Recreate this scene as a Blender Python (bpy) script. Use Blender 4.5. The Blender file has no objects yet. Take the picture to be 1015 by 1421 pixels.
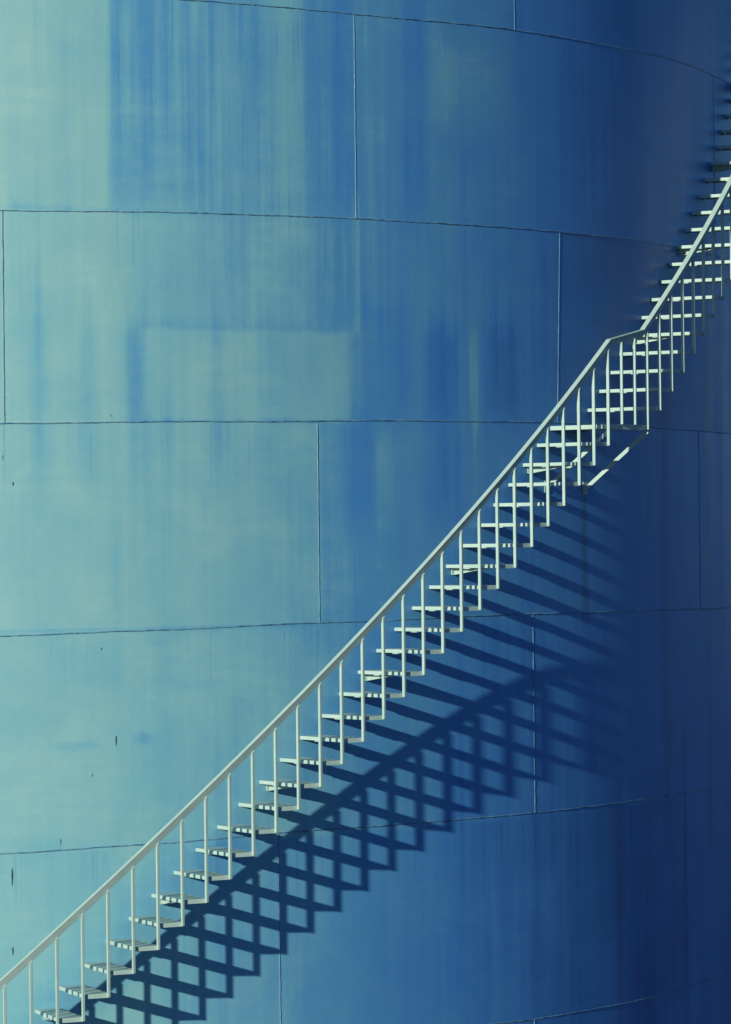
import bpy, bmesh, math, random
from mathutils import Vector, Matrix

random.seed(7)
scene = bpy.context.scene
COL = scene.collection

# ------------------------------------------------------------------ measures (metres)
R = 12.562            # tank radius
W = 0.768             # stair width, wall to outside of the balusters
TH0, DEL = 0.24798, 0.018478      # angle of a baluster, angle per step
LAND = 0.053566                   # angle taken up by the landing
Z0, RISE = 6.9 - 4.2008, 0.202918
ZLAND = -0.029379
PSI, DIST = -0.168824, 46.22797   # where the tank axis stands seen from the camera
CAM_Z = 6.9
PITCH, ROLL, FPIX = 0.0060631, -0.0107807, 5073.4257
SUN_AZ, SUN_EL = 0.57217, 0.25394
K_FIRST, K_LAST, K_LAND = -13, 64, 26
TOP = 16.0

def ang(k):
    return TH0 + DEL*k + (LAND - DEL if k >= K_LAND else 0.0)

def zst(k):
    return Z0 + RISE*k + (ZLAND if k >= K_LAND else 0.0)

# ------------------------------------------------------------------ helpers
def link(name, bm, mat, parent=None, smooth=False):
    me = bpy.data.meshes.new(name)
    bmesh.ops.recalc_face_normals(bm, faces=bm.faces)
    bm.to_mesh(me); bm.free()
    if smooth:
        for p in me.polygons: p.use_smooth = True
    me.materials.append(mat)
    o = bpy.data.objects.new(name, me)
    COL.objects.link(o)
    if parent is not None: o.parent = parent
    return o

def link_copy(src, parent, loc, rotz):
    c = src.copy(); COL.objects.link(c); c.parent = parent
    c.location = loc; c.rotation_euler = (0, 0, rotz)
    return c

def box(bm, x0, x1, y0, y1, z0, z1, bev=0.0):
    vs = [bm.verts.new(p) for p in ((x0,y0,z0),(x1,y0,z0),(x1,y1,z0),(x0,y1,z0),
                                    (x0,y0,z1),(x1,y0,z1),(x1,y1,z1),(x0,y1,z1))]
    fs = [bm.faces.new([vs[i] for i in f]) for f in
          ((0,3,2,1),(4,5,6,7),(0,1,5,4),(1,2,6,5),(2,3,7,6),(3,0,4,7))]
    if bev:
        es = list({e for f in fs for e in f.edges})
        bmesh.ops.bevel(bm, geom=es, offset=bev, segments=2, affect='EDGES', profile=0.6)
    return vs

def sweep(bm, rings, closed=True, caps=True):
    rr = [[bm.verts.new(p) for p in r] for r in rings]
    n = len(rr[0])
    for a, b in zip(rr, rr[1:]):
        for i in range(n if closed else n-1):
            j = (i+1) % n
            bm.faces.new((a[i], a[j], b[j], b[i]))
    if caps and closed:
        bm.faces.new(rr[0][::-1]); bm.faces.new(rr[-1])

def polar(r, t, z):
    return (r*math.cos(t), r*math.sin(t), z)

# ------------------------------------------------------------------ node helpers
class NT:
    def __init__(self, name):
        self.mat = bpy.data.materials.new(name); self.mat.use_nodes = True
        self.t = self.mat.node_tree; self.t.nodes.clear()
        self.out = self.t.nodes.new('ShaderNodeOutputMaterial')
        self.b = self.t.nodes.new('ShaderNodeBsdfPrincipled')
        self.t.links.new(self.b.outputs[0], self.out.inputs[0])
    def put(self, sock, v):
        if v is None: return
        if hasattr(v, 'is_output'): self.t.links.new(v, sock)
        else: sock.default_value = v
    def m(self, op, a, b=None, c=None, clamp=False):
        n = self.t.nodes.new('ShaderNodeMath'); n.operation = op; n.use_clamp = clamp
        self.put(n.inputs[0], a); self.put(n.inputs[1], b); self.put(n.inputs[2], c)
        return n.outputs[0]
    def step(self, v, a, b, lo=0.0, hi=1.0):
        n = self.t.nodes.new('ShaderNodeMapRange'); n.interpolation_type = 'SMOOTHSTEP'
        self.put(n.inputs[0], v)
        for i, q in enumerate((a, b, lo, hi)): n.inputs[i+1].default_value = q
        return n.outputs[0]
    def vec(self, x, y, z):
        n = self.t.nodes.new('ShaderNodeCombineXYZ')
        for i, q in enumerate((x, y, z)): self.put(n.inputs[i], q)
        return n.outputs[0]
    def noise(self, v, scale, detail=3.0, rough=0.55, dist=0.0):
        n = self.t.nodes.new('ShaderNodeTexNoise')
        self.put(n.inputs['Vector'], v); n.inputs['Scale'].default_value = scale
        n.inputs['Detail'].default_value = detail; n.inputs['Roughness'].default_value = rough
        n.inputs['Distortion'].default_value = dist
        return n.outputs[0]
    def ramp(self, v, stops):
        n = self.t.nodes.new('ShaderNodeValToRGB'); self.put(n.inputs[0], v)
        e = n.color_ramp.elements
        while len(e) < len(stops): e.new(0.5)
        for el, (p, c) in zip(e, stops): el.position = p; el.color = (*c, 1)
        return n.outputs[0]
    def mix(self, f, a, b):
        n = self.t.nodes.new('ShaderNodeMix'); n.data_type = 'RGBA'
        self.put(n.inputs[0], f)
        for s, q in ((n.inputs[6], a), (n.inputs[7], b)):
            self.put(s, q if hasattr(q, 'is_output') else (*q, 1))
        return n.outputs[2]
    def bump(self, h, strength, dist):
        n = self.t.nodes.new('ShaderNodeBump'); n.inputs['Strength'].default_value = strength
        n.inputs['Distance'].default_value = dist; self.put(n.inputs['Height'], h)
        self.t.links.new(n.outputs[0], self.b.inputs['Normal'])
    def coords(self):
        n = self.t.nodes.new('ShaderNodeTexCoord'); s = self.t.nodes.new('ShaderNodeSeparateXYZ')
        self.t.links.new(n.outputs['Object'], s.inputs[0])
        return n.outputs['Object'], s.outputs

# paint tone patches on the shell; tone 1 = pale, weathered patches and painted-in sun; tone 0 = deep blue, painted-in shade too.
# bands of one height: (z0, z1, soft_z, ragged, [(theta0, theta1, soft_theta, change of tone), ...]); heights above eye level 6.9 m
BANDS = [
    (3.06, 9.5, .06, True, [(-.5, .277, .004, .20)]),
    (3.15, 9.5, .25, True, [(.277, .335, .005, -.10), (.338, .346, .003, -.12), (.402, .440, .006, .12), (.446, .470, .006, -.10), (.470, .490, .005, -.17),
                            (.540, .567, .006, -.17), (.672, .742, .007, -.06), (.742, 2.5, .008, -.10)]),
    (1.07, 3.05, .012, False, [(-.5, .285, .012, .20)]),
    (2.00, 3.05, .12, True, [(.285, .450, .010, .12), (.372, .392, .006, -.08)]),
    (1.10, 1.96, .04, True, [(.300, .482, .007, .17)]),
    (1.10, 2.10, .22, True, [(.497, .545, .006, -.11), (.560, .600, .007, -.22), (.612, .624, .004, .17), (.628, .670, .008, -.17)]),
    (0.55, 2.15, .40, True, [(.212, .226, .006, -.11), (.251, .265, .006, -.13), (.289, .302, .006, -.13), (.358, .370, .005, -.13), (.395, .420, .010, -.05)]),
    (1.12, 3.10, .01, False, [(.724, 2.5, .0006, -.16)]),
    (-.85, 1.08, .01, False, [(-.5, .4525, .0008, .15)]),
    (0.05, 1.07, .28, True, [(.480, .505, .005, -.19), (.508, .525, .005, .10), (.558, .606, .006, -.15)]),
    (-2.9, -.88, .05, True, [(-.5, .45, .05, .13)]),
    (-9.0, -2.9, .03, True, [(-.5, .36, .06, .10), (.47, .92, .09, -.13)]),  # second entry deepens the blue to paint in the light's falloff
    (-2.9, -.88, .06, True, [(.52, .86, .08, -.06)]),  # painted falloff of light across the lower middle wall
]
# single touch-ups and scuffs: (theta0, theta1, z0, z1, soft_theta, soft_z, change of tone)
PATCHES = [
    (0.572, 0.670, 4.05, 5.0, .016, .30, .11),
    (0.487, 0.494, 2.0, 3.3, .002, .12, .14),
    (0.228, 0.262, -1.98, -1.90, .008, .03, -.11),
    (0.290, 0.306, -1.95, -1.85, .006, .03, -.15),
    (0.305, 0.365, -1.42, -1.35, .02, .05, -.07),
    (0.310, 0.350, -1.20, -1.16, .02, .04, -.06),
]
# dirt lines down the far side, same layout
DIRT = [(-.95, .75, .2, [(.756, .7635, .003, .42)]), (-3.4, 3.0, .5, [(.893, .903, .005, .28), (.999, 1.009, .005, .28)]),
        (-5.5, -2.0, .4, [(.80, .809, .005, .16), (.934, .940, .004, .2)])]

# narrow drips and chips where the paint has gone: (theta, half width, z0, z1, strength)
MARKS = [(.2765, .0008, -1.96, -1.86, .8), (.1945, .0008, -3.22, -3.05, .9), (.1945, .0008, -3.87, -3.78, .5),
         (.1982, .0007, .48, .52, .8), (.2572, .0005, -2.24, -2.21, .6), (.2657, .0006, -1.06, -1.03, .7),
         (.1906, .0005, .72, .77, .5), (.232, .0006, -2.86, -2.80, .5), (.275, .0004, 1.12, 1.15, .4), (.609, .0006, 3.13, 3.15, .6)]

def make_tank_paint():
    n = NT('tank_paint')
    obj, (x, y, z) = n.coords()
    th = n.m('ARCTAN2', y, x); s = n.m('MULTIPLY', th, R)
    ze = n.m('SUBTRACT', z, 6.9)
    # runs and streaks: noise stretched down the wall
    st_f = n.noise(n.vec(n.m('MULTIPLY', s, 9.0), 3.1, n.m('MULTIPLY', z, .22)), 1.0, 4, .6)
    st_m = n.noise(n.vec(n.m('MULTIPLY', s, 2.6), 7.7, n.m('MULTIPLY', z, .20)), 1.0, 3, .55)
    st_c = n.noise(n.vec(n.m('MULTIPLY', s, .8), 1.3, n.m('MULTIPLY', z, .30)), 1.0, 3, .5)
    st_v = n.noise(n.vec(n.m('MULTIPLY', s, 26.0), 8.2, n.m('MULTIPLY', z, .38)), 1.0, 3, .6)
    brush = n.noise(n.vec(n.m('MULTIPLY', s, 1.6), 6.1, n.m('MULTIPLY', z, 9.0)), 1.0, 3, .6, .5)
    blot = n.noise(n.vec(s, 5.0, z), 1.3, 5, .55, .4)
    fine = n.noise(n.vec(s, 9.0, z), 14.0, 4, .6)
    grain = n.noise(n.vec(s, 2.0, z), 55.0, 3, .7)
    thp = n.m('MULTIPLY_ADD', n.m('SUBTRACT', st_m, .5), .016, n.m('MULTIPLY_ADD', n.m('SUBTRACT', fine, .5), .003, th))
    zep = n.m('MULTIPLY_ADD', n.m('SUBTRACT', st_m, .5), .12, n.m('MULTIPLY_ADD', n.m('SUBTRACT', fine, .5), .08, ze))
    zed = n.m('MULTIPLY_ADD', n.m('SUBTRACT', st_f, .5), .9, n.m('MULTIPLY_ADD', n.m('SUBTRACT', blot, .5), .5, ze))
    # sun falloff painted into the tone: pale on the lit side, deep blue beyond
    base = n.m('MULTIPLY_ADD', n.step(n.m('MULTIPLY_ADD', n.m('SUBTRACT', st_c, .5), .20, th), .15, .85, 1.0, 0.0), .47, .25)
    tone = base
    def sstep(x, a, b):
        f = min(1.0, max(0.0, (x-a)/(b-a))); return f*f*(3-2*f)
    LO, HI = .10, 1.30
    u_p = n.m('DIVIDE', n.m('SUBTRACT', thp, LO), HI-LO); u_s = n.m('DIVIDE', n.m('SUBTRACT', th, LO), HI-LO)
    def profile(u, items):
        """one ramp round the wall holding several patches"""
        es = set()
        for a, b, sa, v in items:
            for e in (a, b):
                if LO < e < HI: es.add(round(e-sa, 6)); es.add(round(e+sa, 6))
        stops = []
        for e in sorted(es):
            v = sum(q*sstep(e, a-sa, a+sa)*(1-sstep(e, b-sa, b+sa)) for a, b, sa, q in items)
            stops.append(((e-LO)/(HI-LO), (.5+v,)*3))
        c = n.ramp(u, stops); c.node.color_ramp.interpolation = 'EASE'
        return n.m('SUBTRACT', c, .5)
    def window(v, a, b, sz):
        w = None
        if a > -8: w = n.step(v, a-sz, a+sz)
        if b < 8:
            q = n.step(v, b-sz, b+sz, 1.0, 0.0); w = q if w is None else n.m('MULTIPLY', w, q)
        return w
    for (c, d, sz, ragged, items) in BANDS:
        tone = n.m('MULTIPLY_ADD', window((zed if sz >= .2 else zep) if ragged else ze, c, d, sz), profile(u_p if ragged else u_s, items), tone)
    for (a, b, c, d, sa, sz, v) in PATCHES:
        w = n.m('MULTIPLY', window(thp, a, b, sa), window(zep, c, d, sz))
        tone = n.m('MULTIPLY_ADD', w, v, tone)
    # streaks are strongest on the upper courses and die away in places
    patchy = n.m('MULTIPLY', n.step(st_c, .30, .68, .40, 1.30), n.step(tone, .62, .92, 1.0, .40))
    for src, lo, hi in ((st_f, .30, .46), (st_m, .32, .40), (st_v, .10, .18)):
        amp = n.m('MULTIPLY', n.step(ze, -3.0, 3.6, lo, hi), patchy)
        tone = n.m('MULTIPLY_ADD', n.m('SUBTRACT', src, .5), amp, tone)
    # runs that start at a ring seam and fade below it
    below = n.m('FLOORED_MODULO', n.m('SUBTRACT', 5.08, ze), 2.0)
    run = n.m('MULTIPLY', n.step(below, .05, 1.0, 1, 0), n.step(st_v, .52, .70))
    tone = n.m('MULTIPLY_ADD', run, n.m('MULTIPLY', n.step(st_m, .40, .62), -.16), tone)
    # roller and brush marks
    tone = n.m('MULTIPLY_ADD', n.m('SUBTRACT', brush, .5), n.step(blot, .40, .66, .0, .22), tone)
    # scuffs and splashed dirt along the flight of stairs
    over = n.m('SUBTRACT', ze, n.m('MULTIPLY_ADD', n.m('SUBTRACT', th, TH0+DEL), RISE/DEL, Z0-6.9))
    scuff = n.m('MULTIPLY', n.m('MULTIPLY', n.step(over, -.35, .0), n.step(over, .15, .95, 1, 0)),
                n.m('MULTIPLY', n.step(blot, .30, .72), n.step(th, .25, .75, .24, .05)))
    tone = n.m('SUBTRACT', tone, scuff)
    tone = n.m('ADD', tone, n.m('MULTIPLY', n.m('SUBTRACT', blot, .5), .36))
    tone = n.m('ADD', tone, n.m('MULTIPLY', n.m('SUBTRACT', fine, .5), .10))
    tone = n.m('ADD', tone, n.m('MULTIPLY', n.m('SUBTRACT', grain, .5), .13), clamp=True)
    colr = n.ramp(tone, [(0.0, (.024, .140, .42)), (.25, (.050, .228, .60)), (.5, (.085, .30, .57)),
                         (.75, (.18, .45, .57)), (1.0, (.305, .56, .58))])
    # a few dark dirt lines run down the far side
    dirt = None
    for (c, d, sz, items) in DIRT:
        q = n.m('MULTIPLY', window(zep, c, d, sz), profile(u_p, items))
        dirt = q if dirt is None else n.m('MAXIMUM', dirt, q)
    colr = n.mix(dirt, colr, (.02, .035, .07))
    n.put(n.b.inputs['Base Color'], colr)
    n.put(n.b.inputs['Roughness'], n.m('MULTIPLY_ADD', st_m, .22, n.m('MULTIPLY_ADD', blot, .15, .22)))
    n.b.inputs['Specular IOR Level'].default_value = .5
    dent = n.noise(n.vec(n.m('MULTIPLY', s, .7), 4.0, n.m('MULTIPLY', z, .9)), 1.0, 2, .5)
    h = n.m('ADD', n.m('MULTIPLY', dent, .012), n.m('MULTIPLY', fine, .0004))
    n.bump(h, 1.0, 1.0)
    return n.mat

def make_weld_paint(name, stops):
    n = NT(name)
    obj, (x, y, z) = n.coords()
    a = n.noise(obj, 6.0, 4, .6); b = n.noise(obj, 60.0, 3, .6)
    t = n.m('MULTIPLY_ADD', b, .4, n.m('MULTIPLY', a, .6))
    th = n.m('ARCTAN2', y, x)
    n.put(n.b.inputs['Base Color'], n.ramp(t, stops))
    n.b.inputs['Roughness'].default_value = .5
    n.bump(b, .4, .01)
    return n.mat

def make_stair_paint():
    n = NT('stair_paint')
    obj, (x, y, z) = n.coords()
    g = n.t.nodes.new('ShaderNodeNewGeometry')
    a = n.noise(g.outputs['Position'], 5.0, 4, .6); b = n.noise(g.outputs['Position'], 45.0, 4, .65)
    c = n.ramp(a, [(.3, (.33, .48, .475)), (.7, (.395, .54, .52))])
    rust = n.step(b, .70, .78)
    n.put(n.b.inputs['Base Color'], n.mix(n.m('MULTIPLY', rust, .55), c, (.12, .13, .13)))
    n.b.inputs['Roughness'].default_value = .48
    n.b.inputs['Specular IOR Level'].default_value = .3
    n.bump(b, .12, .004)
    return n.mat

def make_ground():
    n = NT('gravel')
    obj, (x, y, z) = n.coords()
    a = n.noise(obj, .12, 5, .6); b = n.noise(obj, 18.0, 5, .7)
    t = n.m('MULTIPLY_ADD', b, .6, n.m('MULTIPLY', a, .4))
    n.put(n.b.inputs['Base Color'], n.ramp(t, [(.3, (.018, .024, .034)), (.7, (.045, .055, .070))]))
    n.b.inputs['Roughness'].default_value = .9
    n.bump(b, .6, .03)
    return n.mat

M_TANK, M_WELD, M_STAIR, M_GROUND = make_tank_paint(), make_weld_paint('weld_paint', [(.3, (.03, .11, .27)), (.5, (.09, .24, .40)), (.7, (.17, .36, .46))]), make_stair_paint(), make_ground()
def make_concrete():
    n = NT('concrete')
    obj, _ = n.coords()
    a = n.noise(obj, 1.5, 6, .65)
    n.put(n.b.inputs['Base Color'], n.ramp(a, [(.3, (.20, .20, .19)), (.7, (.34, .33, .31))]))
    n.b.inputs['Roughness'].default_value = .85
    n.bump(a, .3, .02)
    return n.mat
M_CONC = make_concrete()
def make_rust():
    n = NT('rust')
    obj, _ = n.coords()
    a = n.noise(obj, 25.0, 4, .65)
    n.put(n.b.inputs['Base Color'], n.ramp(a, [(.3, (.015, .03, .055)), (.7, (.05, .09, .13))]))
    n.b.inputs['Roughness'].default_value = .85
    return n.mat
M_RUST = make_rust()

M_RING = make_weld_paint('dirty_weld', [(.34, (.015, .05, .13)), (.46, (.07, .20, .34)), (.68, (.22, .44, .52))])

# ------------------------------------------------------------------ ground
AX = (DIST*math.sin(PSI), DIST*math.cos(PSI))
ROTZ = math.atan2(-math.cos(PSI), -math.sin(PSI))     # local +X of the tank looks at the camera

bm = bmesh.new()
rings = [0.0] + [3*1.35**i for i in range(20)]
prev = None
for r in rings[1:]:
    cur = [bm.verts.new((r*math.cos(2*math.pi*i/64), r*math.sin(2*math.pi*i/64), 0)) for i in range(64)]
    if prev is None: bm.faces.new(cur)
    else:
        for i in range(64):
            j = (i+1) % 64; bm.faces.new((prev[i], cur[i], cur[j], prev[j]))
    prev = cur
ground = link('ground', bm, M_GROUND); ground['kind'] = 'structure'
ground.location = (AX[0], AX[1], 0)

# ------------------------------------------------------------------ tank
tank = bpy.data.objects.new('storage_tank', None); COL.objects.link(tank)
tank.location = (AX[0], AX[1], 0); tank.rotation_euler = (0, 0, ROTZ)
tank['label'] = 'huge round blue storage tank of welded steel plates with streaked, faded paint'
tank['category'] = 'storage tank'

# measured height of each ring seam (theta, metres above eye level) - real seams are never quite level
SEAMS = {
    0: [(.30, 5.08), (.498, 5.078), (.67, 5.112), (.81, 5.118), (.913, 5.135), (1.075, 5.11)],
    1: [(.19, 3.032), (.364, 3.064), (.496, 3.080), (.724, 3.097), (.825, 3.103), (.924, 3.09), (1.1, 3.08)],
    2: [(.189, 1.060), (.362, 1.086), (.568, 1.117), (.726, 1.130), (.962, 1.102), (1.088, 1.10)],
    3: [(.187, -.907), (.30, -.883), (.45, -.852), (.648, -.831), (.80, -.842), (1.08, -.879)],
    4: [(.185, -2.917), (.298, -2.892), (.441, -2.854), (.595, -2.856), (.686, -2.861), (.887, -2.857), (1.072, -2.879)],
    5: [(.30, -4.89), (.625, -4.938), (.679, -4.960), (.855, -4.979), (1.064, -4.967)],
}
def seam_z(i, t):
    nom = 5.1 - 2.0*i + 6.9
    if i not in SEAMS: return nom
    p = SEAMS[i]
    t = (t + math.pi) % (2*math.pi) - math.pi
    if t <= p[0][0]:
        f = max(0.0, 1 - (p[0][0]-t)/.6); return nom + (p[0][1]+6.9-nom)*f
    if t >= p[-1][0]:
        f = max(0.0, 1 - (t-p[-1][0])/.6); return nom + (p[-1][1]+6.9-nom)*f
    for k in range(len(p)-1):
        (a, za), (b, zb) = p[k], p[k+1]
        if a <= t <= b:
            f = (t-a)/(b-a); f = f*f*(3-2*f)
            return za + (zb-za)*f + 6.9

# vertical seam offsets per course; course index counts the ring seam at its TOP (-2 = rim)
VOFF = {-2: .25, -1: .6692, 0: .4917, 1: .1921, 2: .4525, 3: .6843, 4: .4127, 5: .6806}
VTILT = {(1, 1): -.006}                          # one seam leans a little
VEXACT = {(0, 1): 1.036, (1, 1): .7264, (2, 1): .980}
NPL = 12

def ring_thetas():
    out = []; t = -math.pi
    while t < math.pi - 1e-9:
        out.append(t); t += math.radians(.25)
    return out
TT = ring_thetas()

def bead(bm, pts, nrm, side, half, high, jit):
    """raised weld bead along pts; nrm/side are functions of the index"""
    rr = []
    ph = random.random()*9
    for i, p in enumerate(pts):
        w = half*(1 + jit*(random.random()-.5)); h = high*(1 + jit*(random.random()-.5)*1.4)
        off = half*.35*math.sin(i*.37+ph)*jit + half*.5*(random.random()-.5)*jit
        nn, ss = nrm(i), side(i); p = Vector(p)
        rr.append([p + ss*(off-w) - nn*.003, p + ss*(off-w*.62) + nn*h*.75, p + ss*off + nn*h,
                   p + ss*(off+w*.62) + nn*h*.75, p + ss*(off+w) - nn*.003])
    sweep(bm, rr, closed=False, caps=False)

def fine_thetas(step_fine, step_coarse):
    out = []; t = -math.pi
    while t < math.pi:
        out.append(t)
        t += step_fine if -.05 < t < 1.35 else step_coarse
    out.append(math.pi)
    return out

for c in range(-2, 6):
    bm = bmesh.new()
    tops = [TOP if c == -2 else seam_z(c, t) for t in TT]
    bots = [0.12 if c == 5 else seam_z(c+1, t) for t in TT]
    cols = []
    for t, zt, zb in zip(TT, tops, bots):
        cols.append([bm.verts.new(polar(R, t, zb + (zt-zb)*f)) for f in (0, .25, .5, .75, 1)])
    for i in range(len(cols)):
        a, b = cols[i], cols[(i+1) % len(cols)]
        for k in range(4): bm.faces.new((a[k], b[k], b[k+1], a[k+1]))
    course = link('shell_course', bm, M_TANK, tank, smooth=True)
    for p in range(NPL):
        t0 = VEXACT.get((c, p), VOFF[c] + p*2*math.pi/NPL)
        tilt = VTILT.get((c, p), 0.0)
        zt = TOP if c == -2 else seam_z(c, t0); zb = .12 if c == 5 else seam_z(c+1, t0)
        vis = -.1 < (t0+math.pi) % (2*math.pi)-math.pi < 1.3
        nseg = 90 if vis else 8
        pts, tl = [], []
        for i in range(nseg+1):
            f = i/nseg; t = t0 + tilt*(1-f); tl.append(t)
            pts.append(polar(R, t, zb + (zt-zb)*f))
        bm = bmesh.new()
        bead(bm, pts, lambda i: Vector((math.cos(tl[i]), math.sin(tl[i]), 0)),
             lambda i: Vector((-math.sin(tl[i]), math.cos(tl[i]), 0)), .0075, .005, .4)
        link('vertical_seam', bm, M_WELD, course, smooth=True)

for s in range(-1, 6):
    tl = fine_thetas(.0022, .02)
    pts = [polar(R, t, seam_z(s, t)) for t in tl]
    bm = bmesh.new()
    bead(bm, pts, lambda i: Vector((math.cos(tl[i]), math.sin(tl[i]), 0)), lambda i: Vector((0, 0, 1)), .007, .0075, .6)
    link('ring_seam', bm, M_RING, tank, smooth=True)

# drips and chips: thin dark scabs a couple of millimetres proud of the paint
for t0, wd, za, zb, v in MARKS:
    bm = bmesh.new()
    hw = wd*R*(.4+.5*v); zc, hz = (za+zb)/2+6.9, (zb-za)/2
    c = bm.verts.new(polar(R+.003, t0, zc+hz*.2))
    rim = []
    for i in range(14):
        a = 2*math.pi*i/14; jit = .8+.4*random.random()
        rim.append(bm.verts.new(polar(R+.0008, t0 + hw*math.cos(a)*jit*(1+.35*math.sin(a))/R, zc + hz*math.sin(a)*(.9+.2*random.random()))))
    for i in range(14): bm.faces.new((c, rim[i], rim[(i+1) % 14]))
    link('rust_mark', bm, M_RUST, tank, smooth=True)

# rim angle, roof and footing close the tank off above and below
bm = bmesh.new()
rr = []
for i in range(361):
    t = 2*math.pi*i/360
    rr.append([polar(R+.001, t, TOP-.12), polar(R+.09, t, TOP-.12), polar(R+.09, t, TOP-.02), polar(R+.001, t, TOP-.02)])
sweep(bm, rr, True, False)
link('rim_angle', bm, M_TANK, tank)
bm = bmesh.new()
apex = bm.verts.new((0, 0, TOP+.9)); e = [bm.verts.new(polar(R+.02, 2*math.pi*i/180, TOP)) for i in range(180)]
for i in range(180): bm.faces.new((apex, e[i], e[(i+1) % 180]))
link('roof', bm, M_TANK, tank, smooth=True)
bm = bmesh.new()
rr = []
for i in range(361):
    t = 2*math.pi*i/360
    rr.append([polar(R-.3, t, -.05), polar(R+1.4, t, -.05), polar(R+1.4, t, .10), polar(R-.3, t, .10)])
sweep(bm, rr, True, False)
link('footing', bm, M_CONC, tank)

# ------------------------------------------------------------------ staircase
stair = bpy.data.objects.new('staircase', None); COL.objects.link(stair)
stair.location = (AX[0], AX[1], 0); stair.rotation_euler = (0, 0, ROTZ)
stair['label'] = 'pale cream metal staircase with open treads and handrail curving up the blue tank wall'
stair['category'] = 'staircase'

TD = .034                      # depth of a tread's folded edge
XE = W - .036                  # outer end of a tread
RUN_I, RUN_O = R*DEL, (R+XE)*DEL

def tread_mesh():
    """pan tread: a thin top with edges folded down; x = out from the wall, y = upstairs, z = 0 at the lower edge"""
    bm = bmesh.new()
    def slab(y0i, y1i, y0o, y1o, z0, z1, x0=.004, x1=XE, bev=.002):
        vs = [bm.verts.new(p) for p in ((x0,y0i,z0),(x1,y0o,z0),(x1,y1o,z0),(x0,y1i,z0),
                                        (x0,y0i,z1),(x1,y0o,z1),(x1,y1o,z1),(x0,y1i,z1))]
        fs = [bm.faces.new([vs[i] for i in f]) for f in ((0,3,2,1),(4,5,6,7),(0,1,5,4),(1,2,6,5),(2,3,7,6),(3,0,4,7))]
        if bev:
            bmesh.ops.bevel(bm, geom=list({e for f in fs for e in f.edges}), offset=bev, segments=2, affect='EDGES')
    t = .006
    slab(t, RUN_I-t, t, RUN_O-t, TD-t, TD-.0005, bev=0)
    slab(0, t+.001, 0, t+.001, 0, TD)
    slab(RUN_I-t-.001, RUN_I, RUN_O-t-.001, RUN_O, 0, TD)
    # bearing lug under the nosing
    box(bm, .25, .335, .004, .05, -.010, -.0005, .002)
    return bm

def end_plate_mesh():
    bm = bmesh.new()
    box(bm, XE+.0005, XE+.0065, -.012, RUN_O+.002, -.006, TD+.001, .0015)
    return bm

def bracket_mesh():
    """knee plate under a tread: deep at the wall, tapering outwards, with a flange along its lower edge"""
    bm = bmesh.new()
    y0, y1 = .105, .113
    x0, x1, zt, zb = .003, .60, TD-.008, -.062
    for a, b in ((y0, y1),):
        vs = [bm.verts.new((x, y, z)) for y in (a, b) for x, z in ((x0, zt), (x0, zb), (x0+.06, zb), (x1, zt-.01), (x1, zt))]
        bm.faces.new(vs[:5]); bm.faces.new(vs[5:][::-1])
        for i in range(5):
            j = (i+1) % 5; bm.faces.new((vs[i], vs[5+i], vs[5+j], vs[j]))
    # flange
    vs = [bm.verts.new(p) for p in ((x0, y0-.03, zb-.005), (x0+.06, y0-.03, zb-.005), (x1, y0-.03, zt-.016),
                                    (x0, y1+.03, zb-.005), (x0+.06, y1+.03, zb-.005), (x1, y1+.03, zt-.016),
                                    (x0, y0-.03, zb+.001), (x0+.06, y0-.03, zb+.001), (x1, y0-.03, zt-.010),
                                    (x0, y1+.03, zb+.001), (x0+.06, y1+.03, zb+.001), (x1, y1+.03, zt-.010))]
    for f in ((0,1,4,3),(1,2,5,4),(6,9,10,7),(7,10,11,8),(0,6,7,1),(1,7,8,2),(3,4,10,9),(4,5,11,10),(0,3,9,6),(2,8,11,5)):
        bm.faces.new([vs[i] for i in f])
    # lip on the flange's near edge
    box(bm, x0, x0+.012, y0-.03, y1+.03, zb, zt, 0)
    return bm

tread0 = plate0 = brack0 = None
for k in range(K_FIRST, K_LAST+1):
    if k == K_LAND: continue
    t = ang(k-1); loc = (R*math.cos(t), R*math.sin(t), zst(k))
    if tread0 is None:
        tread0 = link('tread', tread_mesh(), M_STAIR, stair); tread0.location = loc; tread0.rotation_euler = (0, 0, t)
        plate0 = link('end_plate', end_plate_mesh(), M_STAIR, tread0)
        tr = tread0
    else:
        tr = link_copy(tread0, stair, loc, t)
        link_copy(plate0, tr, (0, 0, 0), 0)
    if (k % 5 == 4 and k < K_LAND) or (k % 5 == 1 and k > K_LAND):
        if brack0 is None: brack0 = link('support_bracket', bracket_mesh(), M_STAIR, tr)
        else: link_copy(brack0, tr, (0, 0, 0), 0)

# --- landing half-way: an arc-shaped pan with a deep edge and two diagonal braces
T25, T26 = ang(K_LAND-1), ang(K_LAND); ZL = zst(K_LAND)
def arc_slab(bm, r0, r1, t0, t1, z0, z1, n=10):
    rr = []
    for i in range(n+1):
        t = t0 + (t1-t0)*i/n
        rr.append([polar(r0, t, z0), polar(r1, t, z0), polar(r1, t, z1), polar(r0, t, z1)])
    sweep(bm, rr)
bm = bmesh.new()
arc_slab(bm, R+.004, R+XE, T25+.0005, T26-.0005, ZL+.036, ZL+.0425)
arc_slab(bm, R+.004, R+XE, T25-.0001, T25+.0005, ZL, ZL+.043, 1)
arc_slab(bm, R+.004, R+XE, T26-.0005, T26+.0001, ZL, ZL+.043, 1)
for f in (.33, .66):
    t = T25 + (T26-T25)*f; arc_slab(bm, R+.004, R+XE-.001, t-.0003, t+.0003, ZL+.004, ZL+.0365, 1)
landing = link('landing', bm, M_STAIR, stair)
bm = bmesh.new()
arc_slab(bm, R+XE+.0005, R+XE+.0065, T25-.001, T26+.0002, ZL-.006, ZL+.046)
link('end_plate', bm, M_STAIR, landing)

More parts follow.
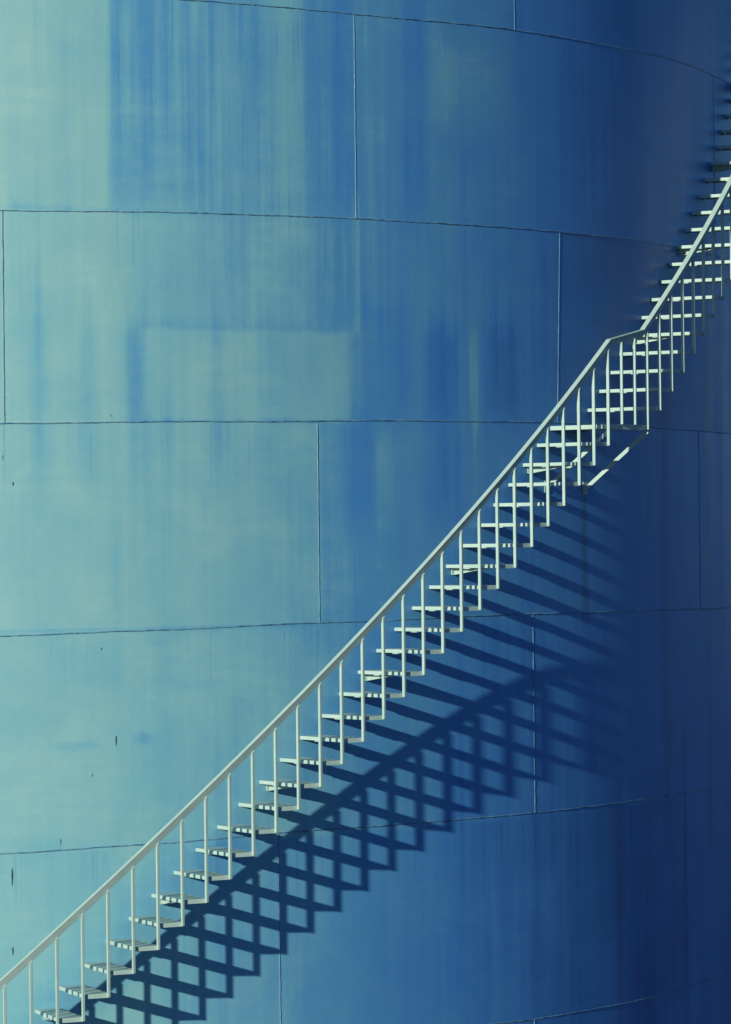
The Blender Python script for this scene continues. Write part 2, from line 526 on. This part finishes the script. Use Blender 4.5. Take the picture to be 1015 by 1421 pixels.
def brace(t_top, t_bot, z_bot):
    """angle iron from the landing's outer edge down to the wall"""
    a = Vector(polar(R+XE-.01, t_top, ZL-.002)); b = Vector(polar(R+.002, t_bot, z_bot))
    d = (b-a).normalized()
    side = Vector((-math.sin(t_top), math.cos(t_top), 0))          # tangential
    side = (side - d*side.dot(d)).normalized(); up = d.cross(side).normalized()
    if up.z < 0: up = -up
    bm = bmesh.new(); wv, tk = .040, .007
    sec = [(0, 0), (0, -wv), (tk, -wv), (tk, -tk), (wv, -tk), (wv, 0)]
    sweep(bm, [[p + side*u + up*v for u, v in sec] for p in (a, b)])
    # weld pad on the wall
    nb = Vector((math.cos(t_bot), math.sin(t_bot), 0)); sb = Vector((-math.sin(t_bot), math.cos(t_bot), 0)); zz = Vector((0, 0, 1))
    c = Vector(polar(R, t_bot, z_bot))
    sweep(bm, [[c + nb*h + sb*u + zz*v for u, v in ((-.02, -.07), (.06, -.07), (.06, .06), (-.02, .06))] for h in (.001, .009)])
    return link('brace', bm, M_STAIR, landing)
brace(T25+.0018, .7030, 6.9+.478)
brace(T26+.0002, .7570, 6.9+.458)

# --- handrail
HR = 1.10
SL = RISE/DEL                   # metres of height per radian
KA = T25 + .0012; KB = .7566
ZA = zst(25) + HR - .02; ZB = 6.9 + 2.072
def rail_top(t):
    if t <= KA: return ZA + SL*(t-KA)
    if t <= KB: return ZA + (ZB-ZA)*(t-KA)/(KB-KA)
    return ZB + SL*(t-KB)
RH = .068                       # depth of the rail
RC = R + W - .026               # middle of the rail
def rail_ring(t, slope, z):
    """flat-topped rail whose outer web leans in towards its foot"""
    rad = Vector((math.cos(t), math.sin(t), 0))
    vert = math.sqrt(1 + (slope/RC)**2)
    base = Vector(polar(RC, t, z))
    sec = [(-.030, -.002), (-.028, 0), (.026, 0), (.028, -.002), (.028, -.006), (.026, -.008),
           (.010, -RH+.002), (.008, -RH), (-.028, -RH), (-.030, -RH+.002)]
    return [base + rad*u + Vector((0, 0, 1))*(v*vert) for u, v in sec]
def lower_slope(t): return SL if (t < KA or t > KB) else (ZB-ZA)/(KB-KA)
ts = []
t = ang(K_FIRST) - .02
while t < ang(K_LAST) + .03:
    ts.append(t); t += DEL/2
ts = sorted([q for q in ts if abs(q-KA) > .003 and abs(q-KB) > .003] + [KA, KB])
bm = bmesh.new()
rings = []
for q in ts:
    if abs(q-KA) < 1e-9 or abs(q-KB) < 1e-9: sl = (SL + (ZB-ZA)/(KB-KA))/2
    else: sl = lower_slope(q)
    rings.append(rail_ring(q, sl, rail_top(q)))
sweep(bm, rings)
link('handrail', bm, M_STAIR, stair)

# --- balusters: one per step, welded to the end of the lower tread and the nosing of the next
PA, PB = .036, .026             # radial and tangential size
def post_mesh(h_rear, h_front):
    bm = bmesh.new()
    x0, x1, y0, y1 = W-PA+.002, W+.002, -PB, 0.0
    vs = [bm.verts.new(p) for p in ((x0,y0,0),(x1,y0,0),(x1-.005,y1,0),(x0,y1,0),
                                    (x0,y0,h_front),(x1,y0,h_front),(x1-.005,y1,h_rear),(x0,y1,h_rear))]
    fs = [bm.faces.new([vs[i] for i in f]) for f in ((0,3,2,1),(4,5,6,7),(0,1,5,4),(1,2,6,5),(2,3,7,6),(3,0,4,7))]
    bmesh.ops.bevel(bm, geom=list({e for f in fs for e in f.edges}), offset=.0025, segments=2, affect='EDGES')
    return bm
def rail_under(t):
    sl = lower_slope(t); return rail_top(t) - RH/math.cos(math.atan2(sl, RC)) + .004
cache = {}
def add_post(t, z):
    h1 = rail_under(t) - z; h0 = rail_under(t - PB/(R+W)) - z
    key = (round(h1, 3), round(h0, 3))
    loc = (R*math.cos(t), R*math.sin(t), z)
    if key in cache: return link_copy(cache[key], stair, loc, t)
    o = link('baluster', post_mesh(h1, h0), M_STAIR, stair); o.location = loc; o.rotation_euler = (0, 0, t)
    cache[key] = o
    return o
for k in range(K_FIRST-1, K_LAST+1):
    add_post(ang(k), zst(k))
for j in (1, 2):
    add_post(T25 + LAND*j/3, ZL + .0455)

# ------------------------------------------------------------------ camera
cam = bpy.data.cameras.new('camera'); co = bpy.data.objects.new('camera', cam); COL.objects.link(co)
F = Vector((0, math.cos(PITCH), math.sin(PITCH))); U = Vector((0, -math.sin(PITCH), math.cos(PITCH))); X = Vector((1, 0, 0))
right = X*math.cos(ROLL) + U*math.sin(ROLL); up = U*math.cos(ROLL) - X*math.sin(ROLL)
mt = Matrix((right, up, -F)).transposed().to_4x4(); mt.translation = Vector((0, 0, CAM_Z))
co.matrix_world = mt
cam.sensor_fit = 'VERTICAL'; cam.sensor_height = 36.0; cam.lens = FPIX/1421*36.0
cam.clip_start = .5; cam.clip_end = 3000
scene.camera = co

# ------------------------------------------------------------------ light
d = Vector((math.sin(SUN_AZ)*math.cos(SUN_EL), math.cos(SUN_AZ)*math.cos(SUN_EL), -math.sin(SUN_EL)))
sun = bpy.data.lights.new('sun', 'SUN'); so = bpy.data.objects.new('sun', sun); COL.objects.link(so)
so.rotation_euler = d.to_track_quat('-Z', 'Y').to_euler(); so.location = (-60, -60, 60)
sun.energy = 5.0; sun.angle = math.radians(.7); sun.color = (1.0, .94, .72)

w = bpy.data.worlds.new('World'); scene.world = w; w.use_nodes = True
wt = w.node_tree; bg = wt.nodes['Background']
sky = wt.nodes.new('ShaderNodeTexSky'); sky.sky_type = 'NISHITA'; sky.sun_disc = False
sky.sun_elevation = SUN_EL; sky.sun_rotation = math.pi + SUN_AZ
sky.air_density = 1.2; sky.dust_density = 0.0; sky.ozone_density = 8.0; sky.altitude = 2000
wt.links.new(sky.outputs[0], bg.inputs[0]); bg.inputs[1].default_value = .082

vs = scene.view_settings
vs.view_transform = 'Standard'; vs.look = 'None'; vs.exposure = 0.0; vs.gamma = 1.0; vs.use_curve_mapping = False
scene.cycles.max_bounces = 4; scene.cycles.diffuse_bounces = 2; scene.cycles.glossy_bounces = 2
